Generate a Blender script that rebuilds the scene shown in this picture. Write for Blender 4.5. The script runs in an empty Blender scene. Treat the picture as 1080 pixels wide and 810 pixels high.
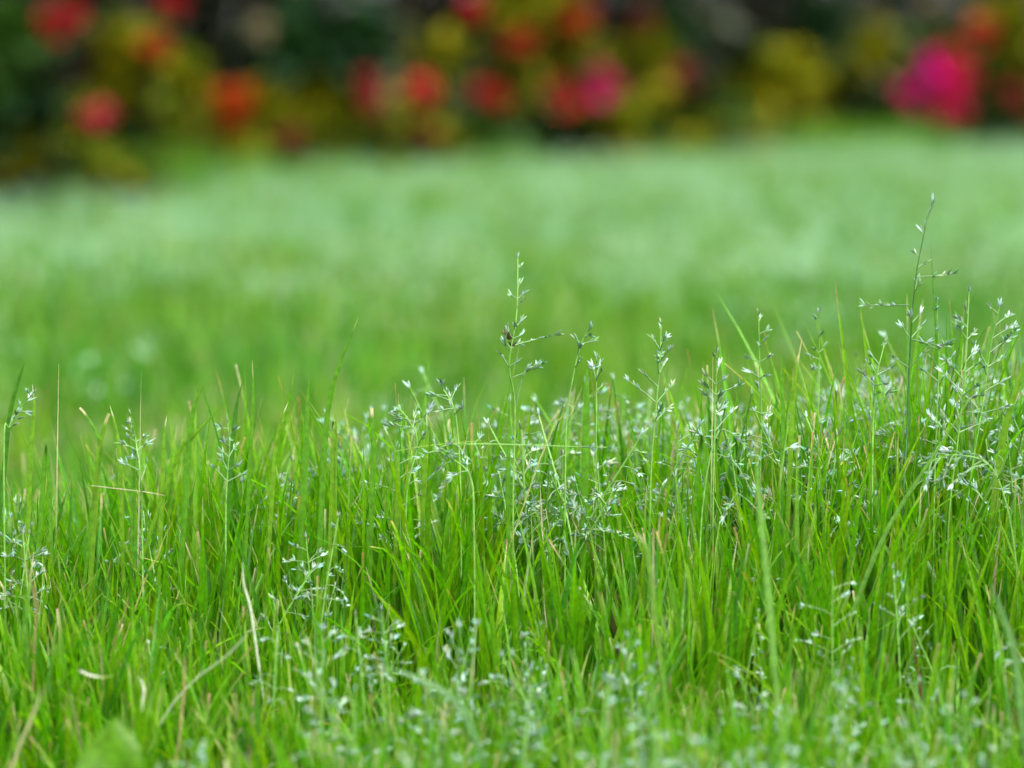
import bpy, math, random
import numpy as np
from mathutils import Vector, Matrix

R = math.radians
rnd = random.Random(7)
rng = np.random.default_rng(11)
sc = bpy.context.scene

# ------------------------------------------------------------------ camera
F = 4100.0                       # focal length in pixels of a 1080 wide frame
HC = 0.30                        # lens height
PITCH = math.atan(387 / F)
camd = bpy.data.cameras.new('camera')
cam = bpy.data.objects.new('camera', camd)
sc.collection.objects.link(cam)
cam.location = (0, 0, HC)
cam.rotation_euler = (R(90) - PITCH, 0, 0)
camd.sensor_width = 36
camd.lens = 36 * F / 1080
camd.clip_start = 0.02
camd.clip_end = 2000
camd.dof.use_dof = True
camd.dof.focus_distance = 1.485
camd.dof.aperture_fstop = 7.2
camd.dof.aperture_blades = 0
sc.camera = cam

# ------------------------------------------------------------------ sky and sun (bright overcast)
SUN_EL, SUN_AZ = 58, 150         # azimuth measured clockwise from +Y
w = bpy.data.worlds.new('World'); sc.world = w; w.use_nodes = True
nt = w.node_tree
bg = nt.nodes['Background']
sky = nt.nodes.new('ShaderNodeTexSky'); sky.sky_type = 'NISHITA'
sky.sun_disc = False
sky.sun_elevation = R(SUN_EL); sky.sun_rotation = R(SUN_AZ)
sky.dust_density = 3.0; sky.air_density = 1.0; sky.ozone_density = 1.0
nt.links.new(sky.outputs[0], bg.inputs[0]); bg.inputs[1].default_value = 0.11
sd = bpy.data.lights.new('sun', 'SUN'); sun = bpy.data.objects.new('sun', sd)
sc.collection.objects.link(sun)
sd.energy = 1.5; sd.angle = R(40); sd.color = (1.0, 0.96, 0.88)
d = Vector((math.sin(R(SUN_AZ)) * math.cos(R(SUN_EL)), math.cos(R(SUN_AZ)) * math.cos(R(SUN_EL)), math.sin(R(SUN_EL))))
sun.rotation_euler = d.to_track_quat('Z', 'Y').to_euler()

sc.view_settings.view_transform = 'Standard'
sc.view_settings.look = 'None'
sc.view_settings.gamma = 1
sc.view_settings.exposure = 2.2
sc.render.engine = 'CYCLES'
sc.cycles.use_denoising = True
sc.cycles.max_bounces = 7
sc.cycles.diffuse_bounces = 4
sc.cycles.transmission_bounces = 4
sc.cycles.glossy_bounces = 2

# ------------------------------------------------------------------ helpers
def link(o, parent=None):
    sc.collection.objects.link(o)
    if parent: o.parent = parent
    return o

def tag(o, label=None, cat=None, group=None, kind=None):
    if label: o['label'] = label
    if cat: o['category'] = cat
    if group: o['group'] = group
    if kind: o['kind'] = kind
    return o

def empty(name, loc=(0, 0, 0), rz=0):
    o = bpy.data.objects.new(name, None); o.empty_display_size = 0.01
    link(o); o.location = loc; o.rotation_euler.z = rz
    return o

def np_mesh(name, V, Q, C=None, T=None, smooth=True):
    """V (n,3) verts, Q (m,4) quads, T (k,3) tris, C (n,3) linear base colour."""
    me = bpy.data.meshes.new(name)
    V = np.asarray(V, np.float32)
    Q = np.zeros((0, 4), np.int32) if Q is None else np.asarray(Q, np.int32).reshape(-1, 4)
    T = np.zeros((0, 3), np.int32) if T is None else np.asarray(T, np.int32).reshape(-1, 3)
    me.vertices.add(len(V)); me.vertices.foreach_set('co', V.ravel())
    loops = np.concatenate([Q.ravel(), T.ravel()]).astype(np.int32)
    me.loops.add(len(loops)); me.loops.foreach_set('vertex_index', loops)
    starts = np.concatenate([np.arange(len(Q)) * 4, len(Q) * 4 + np.arange(len(T)) * 3]).astype(np.int32)
    me.polygons.add(len(starts)); me.polygons.foreach_set('loop_start', starts)
    me.polygons.foreach_set('use_smooth', np.full(len(starts), smooth))
    if C is not None:
        at = me.color_attributes.new('tint', 'FLOAT_COLOR', 'POINT')
        C4 = np.concatenate([np.asarray(C, np.float32), np.ones((len(V), 1), np.float32)], 1)
        at.data.foreach_set('color', C4.ravel())
    me.update(calc_edges=True)
    return me

def mesh_obj(name, me, mat, parent=None):
    o = bpy.data.objects.new(name, me)
    if not me.materials: me.materials.append(mat)
    return link(o, parent)

class MB:
    def __init__(s): s.V = []; s.Q = []; s.T = []; s.C = []; s.n = 0
    def add(s, V, Q=None, T=None, C=None):
        V = np.asarray(V, float); k = len(V)
        s.V.append(V)
        if Q is not None and len(Q): s.Q.append(np.asarray(Q, int) + s.n)
        if T is not None and len(T): s.T.append(np.asarray(T, int) + s.n)
        C = np.asarray(C if C is not None else (.1, .2, .03), float)
        s.C.append(np.broadcast_to(C, (k, 3))); s.n += k
    def mesh(s, name, smooth=True):
        return np_mesh(name, np.concatenate(s.V), np.concatenate(s.Q) if s.Q else None, np.concatenate(s.C),
                       np.concatenate(s.T) if s.T else None, smooth)
    def build(s, name, mat, parent=None, smooth=True):
        return mesh_obj(name, s.mesh(name, smooth), mat, parent)

def tube(mb, pts, r0, r1, col, n=5):
    pts = [Vector(p) for p in pts]; k = len(pts); V = []; Q = []
    for i, p in enumerate(pts):
        t = (pts[min(i + 1, k - 1)] - pts[max(i - 1, 0)]).normalized()
        a = t.orthogonal().normalized(); b = t.cross(a)
        if i and abs(t.z) < .99:
            pass
        a = (Vector((1, 0, 0)) - t * t.x)
        a = a.normalized() if a.length > .05 else t.orthogonal().normalized()
        b = t.cross(a)
        r = r0 + (r1 - r0) * i / (k - 1)
        for j in range(n):
            an = 2 * math.pi * j / n
            V.append(p + a * math.cos(an) * r + b * math.sin(an) * r)
    for i in range(k - 1):
        for j in range(n):
            Q.append((i * n + j, i * n + (j + 1) % n, (i + 1) * n + (j + 1) % n, (i + 1) * n + j))
    mb.add([tuple(v) for v in V], Q, None, col)

def P(px, py, y):
    """world point at depth y that the photograph shows at pixel (px, py)."""
    fw = Vector((0, math.cos(PITCH), -math.sin(PITCH))); up = Vector((0, math.sin(PITCH), math.cos(PITCH)))
    v = fw + Vector((1, 0, 0)) * ((px - 540) / F) + up * ((405 - py) / F)
    v *= y / v.y
    return Vector((0, 0, HC)) + v

def smooth_curve(pts, n):
    """Catmull-Rom through pts, n samples."""
    p = [Vector(q) for q in pts]
    p = [p[0] * 2 - p[1]] + p + [p[-1] * 2 - p[-2]]
    out = []
    m = len(p) - 3
    for i in range(n):
        u = i / (n - 1) * m; k = min(int(u), m - 1); t = u - k
        a, b, c, e = p[k:k + 4]
        out.append(.5 * ((2 * b) + (c - a) * t + (2 * a - 5 * b + 4 * c - e) * t * t + (3 * b - a - 3 * c + e) * t ** 3))
    return out

# smooth value noise for ground undulation and patchiness
_tab = np.random.default_rng(3).random((64, 64))
def vnoise(x, y):
    x = np.asarray(x, float); y = np.asarray(y, float)
    xi = np.floor(x).astype(int); yi = np.floor(y).astype(int); fx = x - xi; fy = y - yi
    fx = fx * fx * (3 - 2 * fx); fy = fy * fy * (3 - 2 * fy)
    g = lambda a, b: _tab[a % 64, b % 64]
    return (g(xi, yi) * (1 - fx) + g(xi + 1, yi) * fx) * (1 - fy) + (g(xi, yi + 1) * (1 - fx) + g(xi + 1, yi + 1) * fx) * fy

_gy = np.array([-50, -3, 0, .7, 1.1, 1.25, 1.38, 1.48, 1.56, 1.66, 1.85, 2.2, 2.6, 4, 9, 900])
_gz = np.array([-.10, -.10, -.10, -.07, -.015, .000, .020, .046, .055, .048, .02, .0, .0, .0, .0, .0])
_fy = np.linspace(-3, 6, 1801)
_fz = np.interp(_fy, _gy, _gz)
_k = np.exp(-np.linspace(-2, 2, 41) ** 2); _k /= _k.sum()
_fz = np.convolve(np.pad(_fz, 20, 'edge'), _k, 'valid')
def G(x, y):
    x = np.asarray(x, float); y = np.asarray(y, float)
    z = np.interp(y, _fy, _fz)
    near = np.clip(1 - np.abs(y - 1.5) / 1.0, 0, 1)
    z = z + near * .012 * np.clip(x / .25, -1.2, 1.0)
    z = z + (vnoise(x * 6 + 5, y * 6 + 2) - .5) * .014 * np.clip(near * 2, 0, 1)
    z = z + (vnoise(x * 1.1 + 9, y * .9) - .5) * .03 * np.clip((y - 2.2) / 1.5, 0, 1) * np.clip(1 - (y - 12) / 10, 0, 1)
    return z

# ------------------------------------------------------------------ materials
def new_mat(name):
    m = bpy.data.materials.new(name); m.use_nodes = True
    n = m.node_tree.nodes; l = m.node_tree.links
    return m, n, l, n['Principled BSDF'], n['Material Output']

def leaf_mat(name, trans, tmul, rough, spec, noise_scale=400, var=.25):
    """plant tissue: tint attribute with fine mottling, front gloss, light passing through."""
    m, n, l, b, out = new_mat(name)
    a = n.new('ShaderNodeAttribute'); a.attribute_name = 'tint'
    tc = n.new('ShaderNodeNewGeometry')
    ns = n.new('ShaderNodeTexNoise'); ns.inputs['Scale'].default_value = noise_scale; ns.inputs['Detail'].default_value = 3
    l.new(tc.outputs['Position'], ns.inputs['Vector'])
    mr = n.new('ShaderNodeMapRange'); mr.inputs['To Min'].default_value = 1 - var; mr.inputs['To Max'].default_value = 1 + var
    mr.inputs['From Min'].default_value = .3; mr.inputs['From Max'].default_value = .7
    l.new(ns.outputs['Fac'], mr.inputs['Value'])
    vm = n.new('ShaderNodeVectorMath'); vm.operation = 'SCALE'
    l.new(a.outputs['Color'], vm.inputs[0]); l.new(mr.outputs['Result'], vm.inputs['Scale'])
    l.new(vm.outputs[0], b.inputs['Base Color'])
    b.inputs['Roughness'].default_value = rough
    b.inputs['Specular IOR Level'].default_value = spec
    bp = n.new('ShaderNodeBump'); bp.inputs['Strength'].default_value = .15; bp.inputs['Distance'].default_value = .0005
    l.new(ns.outputs['Fac'], bp.inputs['Height']); l.new(bp.outputs[0], b.inputs['Normal'])
    t = n.new('ShaderNodeBsdfTranslucent')
    tm = n.new('ShaderNodeVectorMath'); tm.operation = 'MULTIPLY'; tm.inputs[1].default_value = tmul
    l.new(vm.outputs[0], tm.inputs[0]); l.new(tm.outputs[0], t.inputs['Color'])
    mx = n.new('ShaderNodeMixShader'); mx.inputs[0].default_value = trans
    l.new(b.outputs[0], mx.inputs[1]); l.new(t.outputs[0], mx.inputs[2]); l.new(mx.outputs[0], out.inputs['Surface'])
    return m

M_GRASS = leaf_mat('grass_blade', .56, (1.5, 1.75, .5), .40, .40)
M_LAWN = leaf_mat('lawn_blade', .40, (1.4, 1.7, .7), .5, .35, 60)
M_SEED = leaf_mat('seed_husk', .42, (1.15, 1.25, 1.15), .32, .6)
M_STEM = leaf_mat('green_stem', .15, (1.3, 1.4, .8), .45, .5)
M_LEAF = leaf_mat('shrub_leaf', .25, (1.3, 1.5, .5), .6, .12, 30)
M_PETAL = leaf_mat('petal', .35, (1.3, 1, 1), .6, .2, 60, .15)
M_BARK = leaf_mat('shrub_stem', 0.0, (1, 1, 1), .8, .2, 80, .4)

def ground_mat(name, c0, c1, scale):
    m, n, l, b, out = new_mat(name)
    g = n.new('ShaderNodeNewGeometry')
    ns = n.new('ShaderNodeTexNoise'); ns.inputs['Scale'].default_value = scale; ns.inputs['Detail'].default_value = 8
    l.new(g.outputs['Position'], ns.inputs['Vector'])
    cr = n.new('ShaderNodeValToRGB'); cr.color_ramp.elements[0].position = .35; cr.color_ramp.elements[1].position = .68
    cr.color_ramp.elements[0].color = (*c0, 1); cr.color_ramp.elements[1].color = (*c1, 1)
    l.new(ns.outputs['Fac'], cr.inputs[0]); l.new(cr.outputs[0], b.inputs['Base Color'])
    b.inputs['Roughness'].default_value = .95; b.inputs['Specular IOR Level'].default_value = .1
    bp = n.new('ShaderNodeBump'); bp.inputs['Strength'].default_value = .6; bp.inputs['Distance'].default_value = .01
    l.new(ns.outputs['Fac'], bp.inputs['Height']); l.new(bp.outputs[0], b.inputs['Normal'])
    return m
M_SOILGRASS = ground_mat('thatch', (.035, .03, .015), (.06, .085, .02), 45)
M_SOIL = ground_mat('bed_soil', (.018, .012, .009), (.05, .035, .025), 14)

# ------------------------------------------------------------------ ground
def axis(parts):
    return np.unique(np.round(np.concatenate([np.linspace(*p) for p in parts]), 5))
gx = axis([(-900, -60, 8), (-60, -6, 12), (-6, -1, 21), (-1, 1, 81), (1, 6, 21), (6, 60, 12), (60, 900, 8)])
gy = axis([(-900, -60, 8), (-60, -3, 12), (-3, .9, 20), (.9, 2.2, 66), (2.2, 14, 60), (14, 60, 12), (60, 900, 8)])
X, Y = np.meshgrid(gx, gy); Z = G(X, Y)
nx, ny = len(gx), len(gy)
ii = (np.arange(ny - 1)[:, None] * nx + np.arange(nx - 1)[None]).ravel()
go = mesh_obj('ground', np_mesh('ground', np.stack([X, Y, Z], -1).reshape(-1, 3), np.stack([ii, ii + 1, ii + nx + 1, ii + nx], 1)), M_SOILGRASS)
tag(go, 'lawn soil and thatch under the grass', 'ground', kind='structure')

# bed edge: nearer on the left
def bed_y(x):
    x = np.asarray(x, float)
    return 5.6 + 1.85 * np.clip((x + .9) / 1.5, -.4, 1.05) ** 1 + .22 * (vnoise(x * 3.1 + 7, x * 0 + 1.5) - .5)
bx = np.linspace(-5, 5, 81); bt = np.linspace(0, 1, 14)
BX, BT = np.meshgrid(bx, bt)
BY = bed_y(BX) + (vnoise(BX * 3, BX * 0 + 4) - .5) * .12 + BT * 4
BZ = G(BX, BY) + .004 + .05 * np.clip(BT * 8, 0, 1) + .05 * (vnoise(BX * 5, BY * 5) * np.clip(BT * 6, 0, 1))
ii = (np.arange(13)[:, None] * 81 + np.arange(80)[None]).ravel()
bo = mesh_obj('soil', np_mesh('soil', np.stack([BX, BY, BZ], -1).reshape(-1, 3), np.stack([ii, ii + 1, ii + 82, ii + 81], 1)), M_SOIL)
tag(bo, 'dark bare soil of the flower bed behind the lawn', 'soil', kind='structure')

# ------------------------------------------------------------------ grass blades (one mesh per sward)
def blades(base, L, wid, az, th0, curl, yaw, col, tipcol, tipfrac, cut, S=7, fold=True, wob=None):
    """vectorised: base (N,3); az lean direction; th0 start lean; curl total bend; returns V,Q,C."""
    N = len(L); s = np.linspace(0, 1, S + 1)
    th = th0[:, None] + curl[:, None] * s[None] ** 1.6
    ds = L[:, None] / S
    thm = .5 * (th[:, 1:] + th[:, :-1])
    r = np.concatenate([np.zeros((N, 1)), np.cumsum(np.sin(thm) * ds, 1)], 1)
    z = np.concatenate([np.zeros((N, 1)), np.cumsum(np.cos(thm) * ds, 1)], 1)
    lat = np.zeros_like(r) if wob is None else wob[:, None] * L[:, None] * s[None] ** 2
    ca, sa = np.cos(az)[:, None], np.sin(az)[:, None]
    cx = base[:, 0:1] + r * ca - lat * sa; cy = base[:, 1:2] + r * sa + lat * ca; cz = base[:, 2:3] + z
    prof = np.where(s < .35, .62 + .38 * s / .35, 1 - ((s - .35) / .65) ** 1.9)
    pr = np.maximum(prof[None], np.where(cut, .32, .03)[:, None] * np.ones(S + 1)[None])
    hw = .5 * wid[:, None] * pr
    ya = (az + math.pi / 2 + yaw)[:, None] + 0 * s[None]
    sx, sy = np.cos(ya) * hw, np.sin(ya) * hw
    # blade normal ~ side x tangent, used to fold the midrib
    nxv, nyv, nzv = np.sin(th) * 0 + np.cos(th) * ca, np.cos(th) * sa, -np.sin(th)
    f = hw * .55
    if fold:
        V = np.stack([np.stack([cx - sx, cy - sy, cz], -1), np.stack([cx + nxv * f, cy + nyv * f, cz + nzv * f], -1),
                      np.stack([cx + sx, cy + sy, cz], -1)], 2)
        m = 3
    else:
        V = np.stack([np.stack([cx - sx, cy - sy, cz], -1), np.stack([cx + sx, cy + sy, cz], -1)], 2); m = 2
    k = np.clip((s[None] - (1 - tipfrac)[:, None]) / .05, 0, 1)[..., None]
    C = col[:, None] * (1 - k) + tipcol[:, None] * k
    C = np.repeat(C[:, :, None], m, 2)
    idx = np.arange(N * (S + 1) * m).reshape(N, S + 1, m)
    Q = np.stack([idx[:, :-1, :-1], idx[:, :-1, 1:], idx[:, 1:, 1:], idx[:, 1:, :-1]], -1).reshape(-1, 4)
    return V.reshape(-1, 3), Q, C.reshape(-1, 3)

GREENS = np.array([(.085, .225, .003), (.055, .170, .003), (.14, .26, .003), (.058, .185, .022), (.105, .25, .004), (.034, .12, .003)])
TANS = np.array([(.42, .30, .17), (.50, .40, .27), (.34, .20, .10), (.55, .47, .36)])
def pick_cols(N, p, g=GREENS):
    c = g[rng.choice(len(g), N, p=p)] * rng.uniform(.8, 1.2, (N, 1))
    return c * rng.uniform(.92, 1.08, (N, 3))

def tufts(nt_, xr, yr, per, spread):
    tx = rng.uniform(*xr, nt_); ty = rng.uniform(*yr, nt_)
    n = rng.integers(*per, nt_)
    ti = np.repeat(np.arange(nt_), n); N = len(ti)
    rad = np.abs(rng.normal(0, spread, N)); a = rng.uniform(0, 2 * math.pi, N)
    bx_, by_ = tx[ti] + rad * np.cos(a), ty[ti] + rad * np.sin(a)
    return ti, bx_, by_, a, rad, tx[ti], ty[ti]

def tall_height(x, y):
    h = .056 + .038 * np.exp(-((y - 1.52) / .095) ** 2)
    h = h * (1 + .12 * np.clip(x / .2, -1.2, .3)) * (.70 + .60 * vnoise(x * 24 + 3, y * 24))
    return h

def sward(nt_, xr, yr, per, S, keep=None):
    ti, x, y, a, rad, tx, ty = tufts(nt_, xr, yr, per, .012)
    if keep is not None:
        k = keep(x, y); ti, x, y, a, rad, tx, ty = [q[k] for q in (ti, x, y, a, rad, tx, ty)]
    N = len(x)
    L = tall_height(tx, ty) * rng.uniform(.42, 1.2, N) * np.where(rng.random(N) < .035, 1.16, 1.0)
    wid = rng.uniform(.0016, .0031, N)
    tl = rng.uniform(0, 2 * math.pi, nt_)[ti]
    az = np.where(rng.random(N) < .6, a + rng.normal(0, .5, N), tl)
    th0 = np.abs(rng.normal(.07, .11, N)) + rad * 6
    curl = np.abs(rng.normal(.17, .24, N)); big = rng.random(N) < .12; curl[big] += rng.uniform(.4, 1.2, big.sum())
    yaw = rng.normal(0, .5, N)
    col = pick_cols(N, [.30, .12, .26, .09, .21, .02]) * np.array([1.10, 1.13, .90])
    dry = rng.random(N) < .010
    col[dry] = TANS[rng.integers(0, 4, dry.sum())] * rng.uniform(.5, .9, (dry.sum(), 1))
    cut = rng.random(N) < .10
    tipf = np.where(cut | (rng.random(N) < .36), rng.uniform(.035, .12, N), -.2)
    tipc = TANS[rng.integers(0, 4, N)] * rng.uniform(.75, 1.15, (N, 1)) * np.array([1.05, .95, .95])
    base = np.stack([x, y, G(x, y) - .003], 1)
    return blades(base, L, wid, az, th0, curl, yaw, col, tipc, tipf, cut, S, True, rng.normal(0, .06, N))

def join(parts):
    V, Q, C, n = [], [], [], 0
    for v, q, c in parts:
        V.append(v); Q.append(q + n); C.append(c); n += len(v)
    return np.concatenate(V), np.concatenate(Q), np.concatenate(C)

inner = sward(1700, (-.30, .30), (1.10, 1.66), (8, 20), 8)
inf = lambda x, y: ~((np.abs(x) < .30) & (y > 1.10) & (y < 1.66))
outer = sward(2600, (-1.1, 1.1), (.85, 1.9), (6, 14), 5, inf)
fine = None
V, Q, C = join([inner, outer])
tall = mesh_obj('tall_grass', np_mesh('tall_grass', V, Q, C), M_GRASS)
tag(tall, 'tall fresh green grass in front with sharp blades and dry tips', 'grass', kind='stuff')

# lawn beyond the rise, and the mown turf under the photographer
def lawn_part(n, yr, hx, L0, wr, S, pcol):
    y = rng.uniform(*yr, n); x = rng.uniform(-1, 1, n) * hx(y)
    k = (y < bed_y(x) + .05) & ~((np.abs(x) < 1.1) & (y > .85) & (y < 1.9))
    x, y = x[k], y[k]; n = len(x)
    L = L0 * rng.uniform(.5, 1.3, n) * (.55 + .95 * vnoise(x * 7, y * 3.5))
    az = rng.uniform(0, 2 * math.pi, n)
    col = pick_cols(n, pcol)
    pt = np.clip((vnoise(x * 4.3 + 20, y * 2.1 + 3) - .5) * 2.2, -1, 1)[:, None]      # yellower and bluer patches of turf
    col = col * (1 + pt * np.array([.30, .04, -.25]))
    tip = rng.random(n) < .15
    return blades(np.stack([x, y, G(x, y) - .003], 1), L, rng.uniform(*wr, n), az, np.abs(rng.normal(.15, .2, n)),
                  np.abs(rng.normal(.3, .4, n)), rng.normal(0, .5, n), col, TANS[rng.integers(0, 4, n)] * .8,
                  np.where(tip, .1, -.2), tip, S, False)
def edge_tufts():
    x = rng.uniform(-1.7, 1.7, 640); k = rng.integers(14, 40, 640)
    h = .03 + .10 * vnoise(x * 9 + 3, x * 0 + 6) ** 1.5 * rng.uniform(.5, 1.2, 640)
    ti = np.repeat(np.arange(640), k); n = len(ti)
    X_ = x[ti] + rng.normal(0, .025, n); Y_ = bed_y(x)[ti] - rng.uniform(-.04, .35, 640)[ti] + rng.normal(0, .02, n)
    return blades(np.stack([X_, Y_, G(X_, Y_)], 1), h[ti] * rng.uniform(.5, 1.2, n), rng.uniform(.003, .005, n), rng.uniform(0, 6.28, n),
                  np.abs(rng.normal(.15, .2, n)), np.abs(rng.normal(.3, .4, n)), rng.normal(0, .5, n), pick_cols(n, [.26, .14, .22, .2, .14, .04]),
                  TANS[rng.integers(0, 4, n)] * .8, np.full(n, -.2), np.zeros(n, bool), 4, False)
def tall_tufts(n0, yr):
    y = rng.uniform(*yr, n0); x = rng.uniform(-1, 1, n0) * (.16 * y + .4); k = rng.integers(10, 26, n0)
    ti = np.repeat(np.arange(n0), k); n = len(ti)
    X_ = x[ti] + rng.normal(0, .013, n); Y_ = y[ti] + rng.normal(0, .013, n)
    tip = rng.random(n) < .2
    return blades(np.stack([X_, Y_, G(X_, Y_)], 1), rng.uniform(.05, .085, n0)[ti] * rng.uniform(.5, 1.2, n), rng.uniform(.002, .0034, n),
                  rng.uniform(0, 6.28, n), np.abs(rng.normal(.12, .14, n)), np.abs(rng.normal(.2, .3, n)), rng.normal(0, .5, n),
                  pick_cols(n, [.28, .24, .2, .08, .16, .04]), TANS[rng.integers(0, 4, n)] * .9, np.where(tip, .1, -.2), tip, 5, False)
parts = [edge_tufts(), tall_tufts(170, (1.9, 3.6)), tall_tufts(260, (3.6, 6.0)), lawn_part(60000, (1.7, 4.2), lambda y: .16 * y + .55, .052, (.002, .0034), 4, [.24, .36, .10, .04, .10, .16]),
         lawn_part(75000, (4.2, 9.2), lambda y: .16 * y + .6, .045, (.003, .005), 3, [.26, .14, .12, .32, .12, .04]),
         lawn_part(9000, (-.8, .95), lambda y: 0 * y + 1.2, .035, (.002, .003), 3, [.3, .2, .18, .1, .16, .06])]
V, Q, C = join(parts)
# pale seed heads hazing the lawn: clusters of small husks held just above the blades
def husk_cloud(n, yr, hx, dens):
    y = rng.uniform(*yr, n); x = rng.uniform(-1, 1, n) * hx(y)
    k = (y < bed_y(x)) & (rng.random(n) < dens(x, y)); x, y = x[k], y[k]; n = len(x)
    m = 16
    ht = rng.uniform(.03, .062, n)
    ci = np.repeat(np.arange(n), m); N = len(ci)
    t = rng.random(N)
    px = x[ci] + rng.normal(0, .009, N); py = y[ci] + rng.normal(0, .009, N)
    pz = G(x, y)[ci] + ht[ci] * (.7 + .5 * t)
    col = np.array([(.23, .40, .25), (.30, .46, .34), (.17, .32, .13)])[rng.integers(0, 3, N)] * rng.uniform(.8, 1.1, (N, 1))
    return blades(np.stack([px, py, pz], 1), rng.uniform(.005, .008, N), rng.uniform(.0022, .0034, N), rng.uniform(0, 6.28, N),
                  rng.uniform(.2, 1.3, N), np.zeros(N), rng.normal(0, .4, N), col, col, np.full(N, -.2), np.zeros(N, bool), 2, False)
hz = husk_cloud(13000, (2.4, 8.6), lambda y: .16 * y + .4,
                lambda x, y: np.clip((y - 3.1) / 1.3, .03, 1) * np.clip(.5 + .4 * vnoise(x * 2.6 + 1, y * 1.1 + 8), .05, 1.2))
V, Q, C = join([(V, Q, C), hz])
lawn = mesh_obj('lawn_grass', np_mesh('lawn_grass', V, Q, C), M_LAWN)
tag(lawn, 'soft pale green lawn stretching back to the flower bed', 'lawn', kind='stuff')

# ------------------------------------------------------------------ seed stalks
HUSK = np.array([(.28, .47, .30), (.46, .60, .52), (.14, .31, .07), (.30, .52, .42), (.48, .60, .50), (.36, .42, .24), (.20, .27, .17)])
def spikelet_geo(r, size=.0036, nfl=None):
    """two or three pointed husks splayed from one point, along +Z."""
    V, T, C = [], [], []
    nfl = nfl or r.choice((2, 2, 3))
    for k in range(nfl):
        L = size * r.uniform(.6, 1.15); wd = size * .125
        a = (k - (nfl - 1) / 2) * r.uniform(.35, .65); b = r.uniform(-.2, .2)
        c = HUSK[r.randrange(len(HUSK))] * r.uniform(.65, 1.12)
        prof = [(0, .12), (.3, 1), (.65, .8), (1, .04)]
        off = len(V)
        for s, q in prof:
            for j in range(4):
                an = j * math.pi / 2
                p = Vector((math.cos(an) * wd * q, math.sin(an) * wd * .7 * q, s * L))
                p.rotate(Matrix.Rotation(a, 3, 'Y') @ Matrix.Rotation(b, 3, 'X'))
                V.append(tuple(p)); C.append(c * (1.0 if s < .7 else 1.15))
        for i in range(3):
            for j in range(4):
                a0 = off + i * 4 + j; a1 = off + i * 4 + (j + 1) % 4
                T += [(a0, a1, a1 + 4), (a0, a1 + 4, a0 + 4)]
    return np.array(V), T, np.array(C)

_rs = random.Random(5)
SPK = []
for k in range(8):
    v, t, c = spikelet_geo(_rs)
    SPK.append(np_mesh('spikelet', v, None, c, t, False))
    SPK[-1].materials.append(M_SEED)

def spike_mat(p, d, r, s=1.0):
    q = Vector(d).to_track_quat('Z', 'Y').to_matrix().to_4x4()
    return Matrix.Translation(p) @ q @ Matrix.Rotation(r.uniform(0, 6.28), 4, 'Z') @ Matrix.Scale(s, 4)

def panicle_plan(axis_pts, r, start=.5, nodes=6, brl=.014, dens=4, droop=.2):
    """axis_pts: sampled stem curve; returns branch polylines and spikelet placements."""
    br, sp = [], []
    k = len(axis_pts)
    top = axis_pts[-1]
    for i in range(nodes):
        u = start + (1 - start) * (i / max(1, nodes - 1)) * .93
        q = min(int(u * (k - 1)), k - 2); p = axis_pts[q]; t = (axis_pts[q + 1] - axis_pts[q]).normalized()
        nb = r.choice((1, 2, 2)) if i < nodes - 2 else 1
        ang = r.uniform(0, 6.28)
        for b in range(nb):
            an = ang + b * 2.6 + r.uniform(-.5, .5)
            side = t.orthogonal().normalized(); side.rotate(Matrix.Rotation(an, 3, t))
            dirv = (t * r.uniform(.35, .9) + side * r.uniform(.6, 1.0)).normalized()
            ln = brl * (1.15 - .75 * (i / nodes)) * r.uniform(.6, 1.25)
            pts = [p + dirv * ln * s - Vector((0, 0, droop * ln * s * s)) for s in (0, .35, .7, 1)]
            br.append(pts)
            m = max(2, int(dens * r.uniform(.7, 1.3) * (1.1 - .5 * i / nodes)))
            for j in range(m):
                s = .35 + .65 * (j + 1) / m; f = min(s * 3, 2.999); a = int(f)
                pos = pts[a].lerp(pts[a + 1], f - a)
                dd = (pts[a + 1] - pts[a]).normalized() + Vector((r.uniform(-.45, .45), r.uniform(-.45, .45), r.uniform(-.1, .7)))
                sp.append((pos, dd, r.uniform(.75, 1.15)))
    sp.append((top, (axis_pts[-1] - axis_pts[-2]).normalized(), 1))
    return br, sp

STEMC = (.15, .32, .05)
def stalk_meshes(r, H):
    """one shared design: stem, branches, all husks in one mesh; base at origin."""
    lean = r.uniform(0, .35); az = r.uniform(0, 6.28)
    tip = Vector((math.cos(az) * lean * H, math.sin(az) * lean * H, H))
    mid = Vector((tip.x * .25, tip.y * .25, H * .55))
    pts = smooth_curve([(0, 0, 0), mid, tip], 16)
    st = MB(); tube(st, pts, .0006, .0003, STEMC)
    br, sp = panicle_plan(pts, r, r.uniform(.55, .68), r.choice((5, 6, 7)), r.uniform(.009, .017), r.choice((3, 4, 5)), r.uniform(0, .6))
    bm_ = MB()
    for b in br: tube(bm_, b, .00025, .00016, (.16, .27, .09), 3)
    hm = MB()
    for p, dd, s in sp:
        v, t, c = spikelet_geo(r, .0032)
        M = np.array(spike_mat(p, dd, r, s))
        hm.add(v @ M[:3, :3].T + M[:3, 3], None, t, c)
    return st.mesh('stem'), bm_.mesh('seed_head'), hm.mesh('spikelets', False)

def make_stalk(design, loc, rz, s, label, group):
    t = empty('seed_stalk', loc, rz); t.scale = (s, s, s)
    tag(t, label, 'seed stalk', group)
    mesh_obj('stem', design[0], M_STEM, t)
    hd = mesh_obj('seed_head', design[1], M_STEM, t)
    mesh_obj('spikelets', design[2], M_SEED, hd)
    return t

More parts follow.
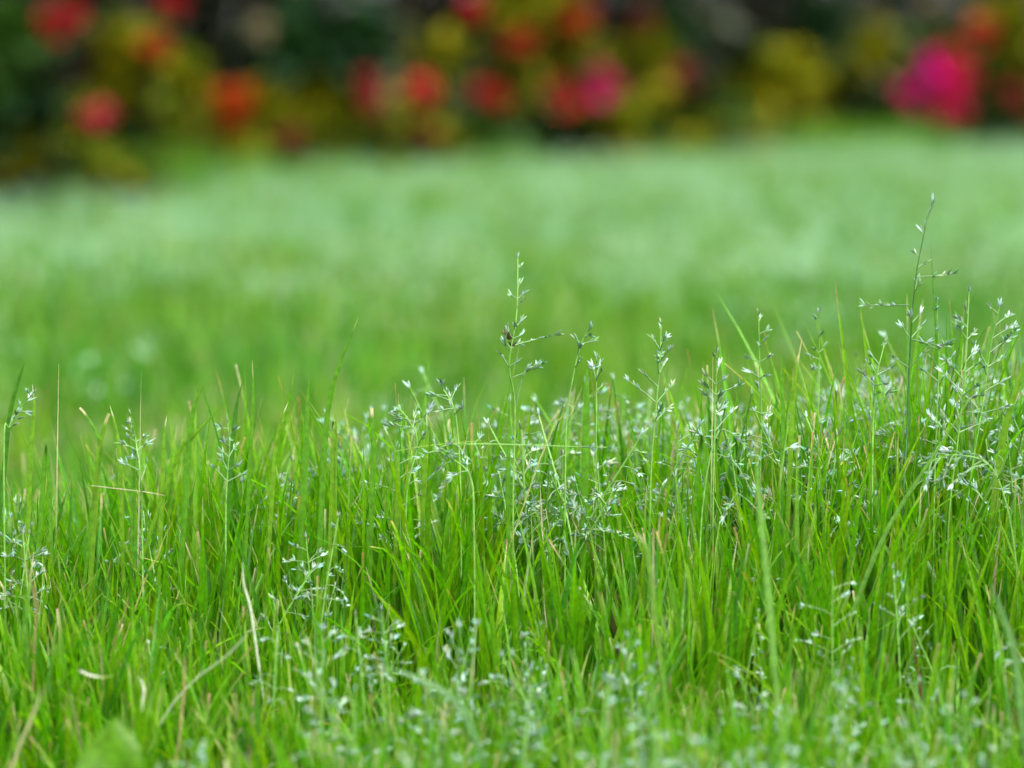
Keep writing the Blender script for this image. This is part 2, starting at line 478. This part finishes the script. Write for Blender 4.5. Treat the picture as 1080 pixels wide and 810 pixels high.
designs = [stalk_meshes(random.Random(100 + k), rnd.uniform(.072, .092)) for k in range(12)]
G_BAND = 'pale seed stalks in the sharp band of grass'
L_BAND = 'short pale seed stalk crowded among the sharp green blades of the right half'
G_LEFT = 'sparse seed stalks among the blades on the left'
L_LEFT = 'small seed stalk standing low among the sharp green blades of the left third'
G_FRONT = 'soft blurred seed stalks nearest the viewer'
L_FRONT = 'blurred pale seed stalk in the soft grass along the bottom edge'
def scatter(n, xr, yr, label, group, smin, smax, weight=None):
    c = 0
    while c < n:
        x, y = rnd.uniform(*xr), rnd.uniform(*yr)
        if abs(x) > .131 * y + .004: continue
        if weight and rnd.random() > weight(x, y): continue
        make_stalk(rnd.choice(designs), (x, y, float(G(x, y)) - .002), rnd.uniform(0, 6.28), rnd.uniform(smin, smax), label, group)
        c += 1
scatter(150, (-.06, .22), (1.47, 1.66), L_BAND, G_BAND, .92, 1.32, lambda x, y: .22 + .78 * min(1, max(0, (x + .05) / .2)))
scatter(22, (-.21, -.06), (1.42, 1.58), L_LEFT, G_LEFT, .80, 1.1)
scatter(80, (-.17, .18), (1.13, 1.40), L_FRONT, G_FRONT, .72, 1.05, lambda x, y: .3 + .7 * (x > -.09))

def px_stalk(pix, y, seed, label, start=.45, nodes=6, brl=.012, dens=3, droop=.1, branches=(), r0=.00042, stemcol=STEMC, dy=0.0, extra=None):
    """a featured stalk through picture points, each husk cluster its own sub-part. branches: ((pixels...), husks)."""
    r = random.Random(seed)
    n = len(pix)
    W = [P(a, b, y + dy * i / (n - 1) + r.uniform(-.003, .003)) for i, (a, b) in enumerate(pix)]
    gz = float(G(W[0].x, W[0].y))
    base = Vector((W[0].x, W[0].y, gz - .002))
    if W[0].z > gz + .005: W = [base] + W
    loc = base
    pts = [p - loc for p in smooth_curve(W, 28)]
    t = empty('seed_stalk', loc); tag(t, label, 'seed stalk', 'tall seed stalks standing clear of the grass')
    st = MB(); tube(st, pts, r0, r0 * .5, stemcol); st.build('stem', M_STEM, t)
    br, sp = panicle_plan(pts, r, start, nodes, brl, dens, droop) if nodes else ([], [(pts[-1], pts[-1] - pts[-2], 1)])
    for bp, m in branches:
        bw = [P(a, b, y + r.uniform(-.006, .006)) - loc for a, b in bp]
        bc = smooth_curve(bw, 8); br.append(bc)
        for j in range(m):
            s = .3 + .7 * (j + 1) / m; f = min(s * 7, 6.999); a = int(f)
            dd = (bc[a + 1] - bc[a]).normalized() + Vector((r.uniform(-.4, .4), r.uniform(-.4, .4), r.uniform(-.2, .6)))
            sp.append((bc[a].lerp(bc[a + 1], f - a), dd, r.uniform(.8, 1.15)))
    hb = MB()
    for b in br: tube(hb, b, .00028, .00018, (.15, .27, .09), 4)
    hd = hb.build('seed_head', M_STEM, t)
    for p, dd, s in sp[:95]:
        o = bpy.data.objects.new('spikelet', r.choice(SPK)); link(o, hd)
        o.matrix_local = spike_mat(p, dd, r, s)
    return t, loc

FE = 1.47
px_stalk([(952, 545), (957, 450), (959, 385), (965, 300), (976, 238)], FE, 1,
         'tallest thin dark seed stalk rising far above the grass on the right', .62, 7, .006, 2, .0,
         (([(959, 322), (940, 322), (912, 322)], 7), ([(966, 292), (985, 291), (1004, 289)], 5), ([(961, 358), (975, 361), (1000, 366)], 3),
          ([(976, 238), (980, 225), (984, 215)], 3)), .0005, (.045, .13, .02))
t2, l2 = px_stalk([(541, 540), (543, 430), (537, 385), (545, 330), (546, 272)], FE, 2,
         'tall slender seed stalk in the middle with a dark brown bead halfway up', .62, 8, .004, 2, .0,
         (([(541, 398), (556, 392), (572, 384)], 4), ([(543, 364), (565, 358), (592, 352)], 6), ([(540, 372), (534, 366), (531, 360)], 3),
          ([(542, 440), (552, 395), (566, 385)], 5)), .0005)
bd = MB()
pb = P(537, 353, FE - .002) - l2
for sx, sz, q, cc in ((0, 0, 1.0, (.10, .065, .02)), (.0012, -.0028, .8, (.07, .05, .015)), (-.0016, .002, .7, (.2, .2, .09))):
    v, t, c = spikelet_geo(random.Random(3), .0048 * q, 3)
    bd.add(v + np.array([pb.x + sx, pb.y, pb.z + sz - .002]), None, t, np.array(cc))
bdo = bd.build('bead', M_SEED, t2, False); bdo['label'] = 'dark brown bead on the stem'
px_stalk([(596, 520), (598, 440), (604, 400), (612, 365), (622, 346)], FE, 3, 'short arching seed stalk just right of the middle with a forked tip', .7, 5, .006, 2)
px_stalk([(628, 520), (629, 450), (629, 405), (630, 378)], FE + .01, 4, 'small Y tipped seed stalk beside the middle tall stalk', .72, 5, .007, 1)
px_stalk([(686, 520), (692, 430), (696, 380), (697, 342)], FE, 5, 'upright seed stalk with white husks two thirds across', .45, 8, .011, 4)
px_stalk([(802, 500), (803, 440), (801, 380), (800, 332)], FE + .03, 6, 'faint slim seed stalk left of the tallest dark stalk', .6, 6, .005, 2)
px_stalk([(862, 500), (863, 430), (864, 385), (864, 330)], FE + .06, 7, 'faintest hair thin stalk between two taller ones, few husks', .72, 5, .004, 1)
px_stalk([(920, 520), (921, 440), (924, 400), (933, 362)], FE, 8, 'leaning seed stalk left of the base of the tallest stalk', .5, 7, .008, 3)
px_stalk([(1000, 560), (1012, 450), (1018, 390), (1022, 308)], FE - .01, 9, 'dense bushy seed stalk near the right edge full of white husks', .45, 11, .012, 5)
px_stalk([(1020, 540), (1036, 430), (1044, 370), (1054, 324)], FE, 10, 'seed stalk leaning right beside the bushy one at the right edge', .5, 8, .012, 4,
         branches=(([(1040, 400), (1055, 365), (1070, 350)], 6),))
px_stalk([(985, 540), (988, 440), (990, 385), (988, 318)], FE, 11, 'slender seed stalk with a single white tuft right of the tallest stalk', .7, 5, .006, 2)
px_stalk([(752, 540), (754, 450), (755, 410), (756, 372)], FE, 12, 'straight seed stalk with pinkish tip among right centre blades', .5, 7, .010, 4)
px_stalk([(428, 540), (440, 470), (432, 445), (422, 432)], FE, 13, 'seed stalk bending left at its tip, left of the middle', .5, 6, .010, 3)
px_stalk([(486, 530), (482, 450), (476, 425), (466, 408)], FE, 14, 'seed stalk with two separate white tufts left of the middle', .6, 5, .008, 2)
px_stalk([(150, 560), (148, 500), (143, 465), (138, 438)], FE - .02, 15, 'leafy green seed stalk on the left with husks stacked along it', .45, 8, .006, 3)
px_stalk([(238, 560), (240, 500), (242, 470), (240, 446)], FE - .02, 16, 'short seed stalk with white husks left of the tall leaning blade', .45, 6, .007, 2)
px_stalk([(4, 480), (10, 450), (22, 430), (34, 416)], FE - .02, 17, 'seed stalk at the left edge with two white husk pairs at its end', .5, 5, .004, 2)
px_stalk([(500, 560), (495, 500), (470, 470), (640, 472)], FE - .03, 18, 'seed stalk bent flat to the left across the middle blades', .55, 8, .009, 4, .4)
px_stalk([(740, 545), (765, 455), (800, 640), (832, 442)], FE - .02, 19, 'drooping heavy seed stalk arching over the right centre grass', .5, 9, .012, 5, .4)
px_stalk([(1072, 600), (1050, 500), (1010, 480), (978, 488)], FE - .04, 20, 'heavy drooping seed stalk bowing left near the right edge', .5, 9, .014, 5, .5)

# ------------------------------------------------------------------ featured single blades and straws
def ribbon(pts, wid, col, tipcol=None, tipfrac=.12, cut=False, yaw=.3, n=14, fold=.5):
    c = smooth_curve(pts, n); V, Q, C = [], [], []
    for i, p in enumerate(c):
        s = i / (n - 1); t = (c[min(i + 1, n - 1)] - c[max(i - 1, 0)]).normalized()
        side = Vector((math.cos(yaw), math.sin(yaw), 0)); side = (side - t * side.dot(t)).normalized(); nn = side.cross(t)
        pr = .7 + .3 * s / .3 if s < .3 else 1 - ((s - .3) / .7) ** 2.2
        pr = max(pr, .55 if cut else .04); h = wid * .5 * pr
        V += [p - side * h, p + nn * h * fold, p + side * h]
        k = tipcol is not None and s > 1 - tipfrac
        C += [tipcol if k else col] * 3
        if i:
            o = i * 3
            Q += [(o - 3, o - 2, o + 1, o), (o - 2, o - 1, o + 2, o + 1)]
    return [tuple(v) for v in V], Q, C

def px_blade(name, pix, y, wid, col, label, cat, tipcol=None, tipfrac=.1, cut=False, yaw=.3, dy=0., root=True, group=None):
    n = len(pix)
    W = [P(a, b, y + dy * i / (n - 1)) for i, (a, b) in enumerate(pix)]
    if root:
        gz = float(G(W[0].x, W[0].y))
        if W[0].z > gz + .004: h_ = W[0].z - gz; e_ = (W[0] - W[1]) / max(.004, W[1].z - W[0].z); W = [Vector((W[0].x + max(-.35, min(.35, e_.x)) * h_, W[0].y, gz - .002))] + W
    loc = W[0].copy()
    v, q, c = ribbon([p - loc for p in W], wid * (.6 if name == 'straw' else 1.2), col, tipcol, tipfrac, cut, yaw)
    me = np_mesh(name, v, q, c); o = mesh_obj(name, me, M_GRASS); o.location = loc
    tag(o, label, cat, group); return o

GA, GB, GC = (.085, .22, .012), (.05, .15, .012), (.13, .25, .014)
TAN, PINK, PALE = (.42, .34, .18), (.52, .40, .28), (.55, .50, .40)
GBL = 'single grass blades standing above the rest'
def gb(pix, label, y=FE, wid=.0019, col=GA, **k):
    return px_blade('grass_blade', pix, y, wid, col, label, 'grass blade', group=GBL, **k)
gb([(338, 560), (345, 440), (358, 385), (378, 335)], 'tallest grass blade of the left half leaning right with thin tan tip', tipcol=TAN, tipfrac=.06)
gb([(2, 520), (10, 440), (20, 400), (26, 382)], 'dark green blade at the left edge leaning right', col=GB, wid=.0016)
gb([(42, 560), (50, 470), (57, 640), (62, 384)], 'thin upright blade near the left edge with pinkish dry tip', tipcol=PINK, tipfrac=.1, wid=.0015)
gb([(100, 520), (106, 470), (92, 440), (84, 430)], 'pink tipped blade curving left, second dry tip from the left edge', tipcol=PINK, tipfrac=.2, cut=True, wid=.0014)
gb([(100, 540), (104, 480), (110, 450), (115, 436)], 'short yellowish blade with tan tip beside the pink tipped one', col=GC, tipcol=TAN, tipfrac=.2, cut=True)
gb([(140, 520), (141, 460), (144, 640), (149, 392)], 'wiry blade with faded beige end left of the leafy seed stalk', wid=.0013, tipcol=(.35, .33, .2), tipfrac=.3)
gb([(196, 520), (200, 460), (206, 425), (217, 404)], 'clean green blade leaning right behind the pale crossing blade on the left', col=GA)
gb([(180, 500), (200, 465), (218, 445), (232, 430)], 'yellow green blade crossing at a low angle, pale tip', col=GC, wid=.0014)
gb([(240, 540), (246, 460), (250, 425), (257, 400)], 'dark narrow blade left of the wiry tall one', col=GB, wid=.0016)
gb([(262, 520), (266, 440), (267, 410), (266, 380)], 'wiry upright blade with dry beige tip, left third', tipcol=TAN, tipfrac=.09, wid=.0013)
gb([(318, 560), (322, 480), (324, 430), (326, 396)], 'straight dark green blade just left of the tallest leaning blade', col=GA, wid=.0021)
gb([(350, 520), (353, 450), (354, 640), (354, 404)], 'short straight blade just right of the tallest leaning blade', wid=.0015, col=GC)
gb([(392, 540), (394, 480), (393, 450), (392, 430)], 'blunt reddish tipped blade left of the middle', tipcol=PINK, tipfrac=.15, cut=True)
gb([(832, 520), (836, 430), (840, 390), (846, 356)], 'blade with long tan dry tip pointing up right of centre', col=GC, tipcol=TAN, tipfrac=.2, wid=.0017)
gb([(824, 520), (826, 440), (824, 400), (824, 374)], 'plain green upright blade beside the long tan tipped one', wid=.0015)
gb([(880, 700), (930, 570), (985, 480), (1030, 409)], 'long pale blade slanting right across the right side', y=FE - .05, wid=.0016, col=(.14, .27, .05), tipcol=(.3, .33, .16), tipfrac=.15)
gb([(730, 560), (742, 460), (748, 640), (752, 370)], 'blade with bright pink brown tip right of centre', tipcol=PINK, tipfrac=.1, wid=.0015)
gb([(616, 540), (618, 450), (619, 410), (619, 386)], 'fresh bright blade right of the middle tall seed stalk', wid=.0024)
gb([(536, 560), (536, 500), (537, 455), (537, 405)], 'thin bright blade hugging the middle tall seed stalk', wid=.0016)
gb([(1046, 560), (1056, 470), (1075, 400), (1090, 360)], 'broad blade leaving at the right edge leaning right', wid=.0026, col=GC)
gb([(30, 540), (33, 470), (36, 430), (34, 405)], 'thin clean blade between the two left edge blades', tipcol=PALE, tipfrac=.08, wid=.0015, col=GC)
gb([(128, 540), (126, 480), (122, 450), (116, 428)], 'pale tipped blade leaning left before the leafy seed stalk', tipcol=PALE, tipfrac=.08, wid=.0015, col=GC)
gb([(170, 540), (172, 490), (173, 460), (176, 438)], 'short straight blade right of the leafy seed stalk, bright tip', tipcol=PALE, tipfrac=.08, wid=.0015, col=GC)
gb([(286, 540), (290, 480), (296, 445), (304, 424)], 'slim blade leaning right between the wiry blade and the straight dark one', tipcol=PALE, tipfrac=.08, wid=.0015, col=GC)
gb([(418, 560), (420, 500), (414, 470), (404, 448)], 'curved pale tipped blade midway between the tallest leaning blade and the middle', tipcol=PALE, tipfrac=.08, wid=.0015, col=GC)
gb([(446, 540), (448, 490), (450, 460), (450, 436)], 'short tan tipped blade left of the seed stalk bending left', tipcol=PALE, tipfrac=.08, wid=.0015, col=GC)
# near, soft blades
gb([(818, 720), (808, 600), (800, 520), (797, 438)], 'wide blurred blade close to the viewer standing right of centre', y=1.33, wid=.0021, col=(.16, .30, .06), tipcol=(.35, .30, .16), tipfrac=.15)
gb([(1078, 760), (1070, 690), (1058, 650), (1045, 615)], 'wide blurred bluish blade at the right edge low down', y=1.30, wid=.0022, col=(.12, .23, .07))
gb([(690, 640), (684, 590), (678, 570), (668, 560)], 'hooked blurred tan blade in the centre of the near grass', y=1.34, wid=.0014, col=(.13, .25, .03), tipcol=(.34, .32, .17), tipfrac=.3)
gb([(505, 790), (480, 740), (440, 715), (400, 702)], 'arched blurred bluish blade along the bottom middle', y=1.27, wid=.0019, col=(.11, .22, .08))
GST = 'dry straws lying in the grass'
def straw(pix, label, y=FE - .06, wid=.0014, col=TAN, **k):
    return px_blade('straw', pix, y, wid, col, label, 'straw', group=GST, **k)
straw([(165, 772), (200, 722), (235, 695), (258, 672), (284, 640)], 'long pale straw slanting up through the lower left grass', y=1.34, col=(.50, .48, .40), wid=.0012)
straw([(84, 707), (95, 712), (108, 714), (122, 712)], 'short white broken straw lying flat in the lower left grass', y=1.33, col=(.62, .58, .48), wid=.0016, root=False)
straw([(150, 745), (152, 728), (149, 718), (145, 713)], 'small upright white straw beside the flat broken one', y=1.33, col=(.6, .57, .5), wid=.0015)
straw([(270, 680), (264, 640), (257, 615), (256, 590)], 'upright white straw in a green tuft on the left', y=1.40, col=(.55, .54, .45), wid=.0018)
straw([(36, 690), (38, 640), (28, 600), (22, 580)], 'thin rust brown straw at the far left', y=1.36, col=(.28, .20, .10), wid=.0013)
straw([(16, 800), (28, 770), (40, 740), (44, 725)], 'pale tan straw in the bottom left corner', y=1.28, col=(.45, .36, .24), wid=.0018)
straw([(190, 770), (194, 730), (195, 700), (196, 690)], 'short tan straw beside the broad leaf', y=1.33, col=(.40, .27, .15), wid=.0013)
straw([(96, 512), (130, 516), (155, 519), (176, 523)], 'thin pinkish straw lying level across the left blades', y=FE - .02, col=(.5, .38, .27), wid=.0010, root=False)
straw([(150, 620), (165, 590), (172, 570), (182, 550)], 'tan straw leaning right on the left side', y=1.43, col=(.36, .32, .12), wid=.0011)
straw([(416, 476), (450, 470), (490, 466), (512, 464)], 'pale green straw lying level left of the middle stalk', y=FE - .01, col=(.3, .36, .2), wid=.0014, root=False)
straw([(575, 470), (600, 440), (604, 430), (596, 424)], 'curled tan straw end right of the middle stalk', y=FE, col=(.38, .36, .15), wid=.0011)

# ------------------------------------------------------------------ broad leaf in the bottom left corner
def broad_leaf():
    c = P(113, 800, 1.26); gz = float(G(c.x, c.y))
    t = empty('broad_leaf', (c.x, c.y, gz)); tag(t, 'broad flat bright green weed leaf in the bottom left corner of the grass', 'leaf')
    m = MB(); V, Q, C = [], [], []
    top = c.z - gz
    nu, nv = 12, 9
    for i in range(nu):
        u = i / (nu - 1)
        wd = .0125 * (math.sin(math.pi * min(1, u * .93 + .07) ** .8)) ** .8 + .0003
        for j in range(nv):
            v = j / (nv - 1) * 2 - 1
            ripple = .0012 * math.sin(u * 9 + v * 3) + .0016 * abs(v)
            V.append((v * wd * .95 + .004 * u, -.012 + .006 * u - ripple, top - .021 + u * .036 + ripple * .5))
            C.append(np.array((.10, .22, .010)) * (1.35 if j == 4 else 1.12 if (i + abs(j - 4)) % 3 == 0 else .95))
    for i in range(nu - 1):
        for j in range(nv - 1):
            a = i * nv + j; Q.append((a, a + 1, a + nv + 1, a + nv))
    m.add(V, Q, None, C); m.build('leaf_blade', M_GRASS, t)
    s = MB(); tube(s, [(0, .0, -.004), (0, -.004, top * .4), (0, -.012, top - .020)], .0009, .0007, (.12, .2, .05)); s.build('leaf_stalk', M_STEM, t)
broad_leaf()

# ------------------------------------------------------------------ flower bed
def leaf_cards(mb, centre, rad, n, size, cols, r, flat=.8, top_bias=0):
    """n small folded leaves spread through an ellipsoid."""
    for _ in range(n):
        while True:
            p = Vector((r.uniform(-1, 1), r.uniform(-1, 1), r.uniform(-1, 1)))
            if .15 < p.length < 1: break
        p = Vector((p.x * rad[0], p.y * rad[1], p.z * rad[2])) + Vector(centre)
        L = size * r.uniform(.6, 1.3); W = L * r.uniform(.28, .42) * flat / .8
        d = Vector((r.uniform(-1, 1), r.uniform(-1, 1), r.uniform(-.5, .8))).normalized()
        s = d.cross(Vector((r.uniform(-.4, .4), r.uniform(-.4, .4), 1))).normalized(); nn = s.cross(d)
        c = np.array(cols[r.randrange(len(cols))]) * r.uniform(.75, 1.25)
        V = [p, p + d * L * .4 + s * W + nn * W * .3, p + d * L - nn * L * .12, p + d * L * .4 - s * W + nn * W * .3, p + d * L * .45]
        mb.add([tuple(v) for v in V], None, [(0, 1, 4), (1, 2, 4), (2, 3, 4), (3, 0, 4)], c)

def flower_head(parent, p, rad, col, r, squash=(1, 1, 1)):
    """a rounded head of many small five-petalled blooms."""
    m = MB(); n = max(22, int(46 * (rad / .05) ** 1.5))
    lob = [Vector((r.uniform(-.75, .75), r.uniform(-.4, .4), r.uniform(-.7, .7))) * rad for _ in range(4)]
    for _ in range(n):
        d = Vector((r.gauss(0, 1), r.gauss(0, 1), r.gauss(0, 1))).normalized()
        q = r.choice(lob) + Vector((d.x * squash[0], d.y * squash[1], d.z * squash[2])) * rad * .62 * min(1.05, abs(r.gauss(.45, .36)))
        a = d.orthogonal().normalized(); b = d.cross(a); ps = .016 * r.uniform(.8, 1.2)
        c = np.array(col) * r.uniform(.75, 1.2)
        for k in range(5):
            an = k * 1.2566 + r.uniform(-.2, .2)
            e = a * math.cos(an) + b * math.sin(an); f = d.cross(e)
            V = [q, q + e * ps * .6 + f * ps * .42 + d * ps * .1, q + e * ps + d * ps * .3, q + e * ps * .6 - f * ps * .42 + d * ps * .1]
            m.add([tuple(v) for v in V], [(0, 1, 2, 3)], None, c)
    o = m.build('flower', M_PETAL, parent); o.location = p
    return o

OLIVE = [(.16, .15, .002), (.13, .14, .002), (.17, .15, .002), (.08, .11, .003)]
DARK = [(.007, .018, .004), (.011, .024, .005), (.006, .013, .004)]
TEAL = [(.015, .046, .018), (.022, .058, .019), (.012, .036, .011)]
MID = [(.030, .08, .010), (.042, .09, .012), (.022, .055, .008)]
GREY = [(.07, .085, .055), (.09, .10, .075)]
PURP = [(.035, .015, .025), (.022, .016, .018)]
RED, MAG, ORG, DRED, PNK, CRM = (.33, .002, .006), (.48, .004, .12), (.36, .045, .002), (.13, .006, .008), (.30, .018, .026), (.17, .15, .07)

def shrub(px, Y, height, wide, label, cat, clumps, flowers, group, seed, name='flowering_shrub'):
    """clumps: (px, py, radius_px, colours, count); flowers: (px, py, radius_px, colour). Pixels give places at depth Y."""
    r = random.Random(seed)
    Y = float(bed_y((px - 540) / F * 7.9)) + .38
    b = P(px, 150, Y); gz = float(G(b.x, Y)) + .06
    t = empty(name, (b.x, Y, gz)); tag(t, label, cat, group)
    loc = Vector((b.x, Y, gz))
    st = MB(); targets = []
    lf = MB()
    for cx, cy, cr, cols, n in clumps:
        Yc = .35 * Y + .65 * (float(bed_y((cx - 540) / F * 7.7)) + .38); c = P(cx, cy, Yc + r.uniform(-.20, -.04)) - loc; rr = cr / F * Y; n = int(n * 1.5)
        leaf_cards(lf, c, (rr, rr * .9, rr * .9), n, .055, cols, r); targets.append(c)
    # growth above the picture's edge, so that the shrub ends where a shrub would
    for k in range(5):
        c = Vector((r.uniform(-wide, wide) * .8, r.uniform(-.1, .18), height * r.uniform(.62, .95)))
        leaf_cards(lf, c, (wide * .7, wide * .6, height * .22), 150, .06, clumps[0][3], r); targets.append(c)
    for k in range(6):
        c = Vector((r.uniform(-wide, wide) * .75, r.uniform(-.20, .05), r.uniform(-.02, .04)))
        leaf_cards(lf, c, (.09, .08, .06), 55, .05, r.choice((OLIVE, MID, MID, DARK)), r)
    for c in targets:
        tube(st, smooth_curve([(r.uniform(-.04, .04), r.uniform(-.04, .04), -.05), Vector((c.x * .3, c.y * .3, c.z * .5)), c], 7), .006, .002, (.025, .018, .01), 5)
    st.build('stem', M_BARK, t); lf.build('foliage', M_LEAF, t, False)
    for fx, fy, fr, col in flowers:
        Yf = float(bed_y((fx - 540) / F * 7.6)) + .38
        p = P(fx, fy, Yf - .40 + r.uniform(-.03, .03)) - loc
        fs = MB(); tube(fs, smooth_curve([(p.x * .3, p.y * .3, -.03), (p.x * .7, p.y * .8, p.z * .6), p], 7), .004, .002, (.025, .03, .01), 5)
        fs.build('stem', M_BARK, t)
        flower_head(t, p, fr * .76 / F * Y, col, r, (r.uniform(.7, 1.25), 1, r.uniform(.65, 1.2)))
    return t

GS = 'flowering shrubs along the bed'
shrub(20, 7.75, .75, .22, 'leafy green shrub at the left end of the bed with one scarlet bloom', 'shrub',
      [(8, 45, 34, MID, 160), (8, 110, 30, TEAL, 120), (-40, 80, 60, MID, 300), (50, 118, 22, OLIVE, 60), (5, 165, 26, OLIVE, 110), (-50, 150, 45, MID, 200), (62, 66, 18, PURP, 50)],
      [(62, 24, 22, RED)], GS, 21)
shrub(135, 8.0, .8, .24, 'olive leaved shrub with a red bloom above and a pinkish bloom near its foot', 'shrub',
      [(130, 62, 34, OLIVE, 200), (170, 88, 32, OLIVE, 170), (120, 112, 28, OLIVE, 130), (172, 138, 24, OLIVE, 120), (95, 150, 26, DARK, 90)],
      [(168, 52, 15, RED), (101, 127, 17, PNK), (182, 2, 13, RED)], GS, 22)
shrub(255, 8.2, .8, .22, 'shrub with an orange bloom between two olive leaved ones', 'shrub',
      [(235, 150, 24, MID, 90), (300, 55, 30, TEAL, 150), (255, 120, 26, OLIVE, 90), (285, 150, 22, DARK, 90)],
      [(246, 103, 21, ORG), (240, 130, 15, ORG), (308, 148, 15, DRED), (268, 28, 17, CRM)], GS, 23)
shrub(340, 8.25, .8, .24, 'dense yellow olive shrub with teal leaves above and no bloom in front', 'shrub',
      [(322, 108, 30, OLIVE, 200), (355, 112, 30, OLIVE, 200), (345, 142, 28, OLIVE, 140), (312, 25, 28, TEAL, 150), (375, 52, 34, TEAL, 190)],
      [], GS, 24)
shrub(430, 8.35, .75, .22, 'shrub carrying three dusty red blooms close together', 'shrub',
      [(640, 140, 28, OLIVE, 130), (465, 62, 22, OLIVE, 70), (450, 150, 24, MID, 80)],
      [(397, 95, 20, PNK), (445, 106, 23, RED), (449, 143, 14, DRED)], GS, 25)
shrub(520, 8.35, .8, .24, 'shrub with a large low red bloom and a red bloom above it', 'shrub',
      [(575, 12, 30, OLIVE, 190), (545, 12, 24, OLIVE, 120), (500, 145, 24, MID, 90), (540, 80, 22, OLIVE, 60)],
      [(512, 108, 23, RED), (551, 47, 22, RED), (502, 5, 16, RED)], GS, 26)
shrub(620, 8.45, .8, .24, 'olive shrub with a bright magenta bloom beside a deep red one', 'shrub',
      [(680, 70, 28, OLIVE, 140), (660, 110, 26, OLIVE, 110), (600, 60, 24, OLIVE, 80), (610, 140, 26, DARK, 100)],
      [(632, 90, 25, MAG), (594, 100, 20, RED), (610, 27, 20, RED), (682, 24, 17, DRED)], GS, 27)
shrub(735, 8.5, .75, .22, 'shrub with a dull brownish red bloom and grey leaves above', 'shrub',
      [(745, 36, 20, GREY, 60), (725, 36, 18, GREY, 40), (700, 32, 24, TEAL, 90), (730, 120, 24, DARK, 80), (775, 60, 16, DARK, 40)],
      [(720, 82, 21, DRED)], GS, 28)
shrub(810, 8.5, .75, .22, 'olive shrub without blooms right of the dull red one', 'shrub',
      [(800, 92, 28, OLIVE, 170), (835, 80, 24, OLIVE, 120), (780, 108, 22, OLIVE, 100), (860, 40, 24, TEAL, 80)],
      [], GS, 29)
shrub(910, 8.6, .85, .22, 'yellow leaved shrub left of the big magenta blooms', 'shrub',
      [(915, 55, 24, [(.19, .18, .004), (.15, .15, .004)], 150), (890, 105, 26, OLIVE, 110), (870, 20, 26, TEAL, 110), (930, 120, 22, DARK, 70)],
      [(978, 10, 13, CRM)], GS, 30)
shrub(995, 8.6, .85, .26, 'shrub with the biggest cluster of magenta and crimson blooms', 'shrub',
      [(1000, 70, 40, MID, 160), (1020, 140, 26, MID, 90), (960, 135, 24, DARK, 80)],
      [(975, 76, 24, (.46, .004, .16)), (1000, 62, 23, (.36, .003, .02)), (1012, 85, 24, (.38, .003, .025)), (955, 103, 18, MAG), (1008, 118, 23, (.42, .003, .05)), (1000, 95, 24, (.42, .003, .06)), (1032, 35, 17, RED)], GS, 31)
shrub(1085, 8.7, .85, .26, 'olive shrub at the right end of the bed with one dark red bloom', 'shrub',
      [(1062, 38, 30, OLIVE, 170), (1050, 85, 26, OLIVE, 110), (1110, 90, 60, OLIVE, 280), (1150, 60, 60, MID, 240)],
      [(1072, 105, 20, DRED)], GS, 32)
# tall dark shrubs standing behind the flowers
r_ = random.Random(77)
hl = ['tall dark evergreen shrub behind the scarlet bloom at the left end', 'tall dark evergreen shrub behind the orange bloom',
      'tall dark evergreen shrub behind the three dusty red blooms', 'tall dark evergreen shrub behind the bright magenta bloom',
      'tall dark evergreen shrub behind the olive shrub without blooms', 'tall dark evergreen shrub behind the biggest magenta cluster']
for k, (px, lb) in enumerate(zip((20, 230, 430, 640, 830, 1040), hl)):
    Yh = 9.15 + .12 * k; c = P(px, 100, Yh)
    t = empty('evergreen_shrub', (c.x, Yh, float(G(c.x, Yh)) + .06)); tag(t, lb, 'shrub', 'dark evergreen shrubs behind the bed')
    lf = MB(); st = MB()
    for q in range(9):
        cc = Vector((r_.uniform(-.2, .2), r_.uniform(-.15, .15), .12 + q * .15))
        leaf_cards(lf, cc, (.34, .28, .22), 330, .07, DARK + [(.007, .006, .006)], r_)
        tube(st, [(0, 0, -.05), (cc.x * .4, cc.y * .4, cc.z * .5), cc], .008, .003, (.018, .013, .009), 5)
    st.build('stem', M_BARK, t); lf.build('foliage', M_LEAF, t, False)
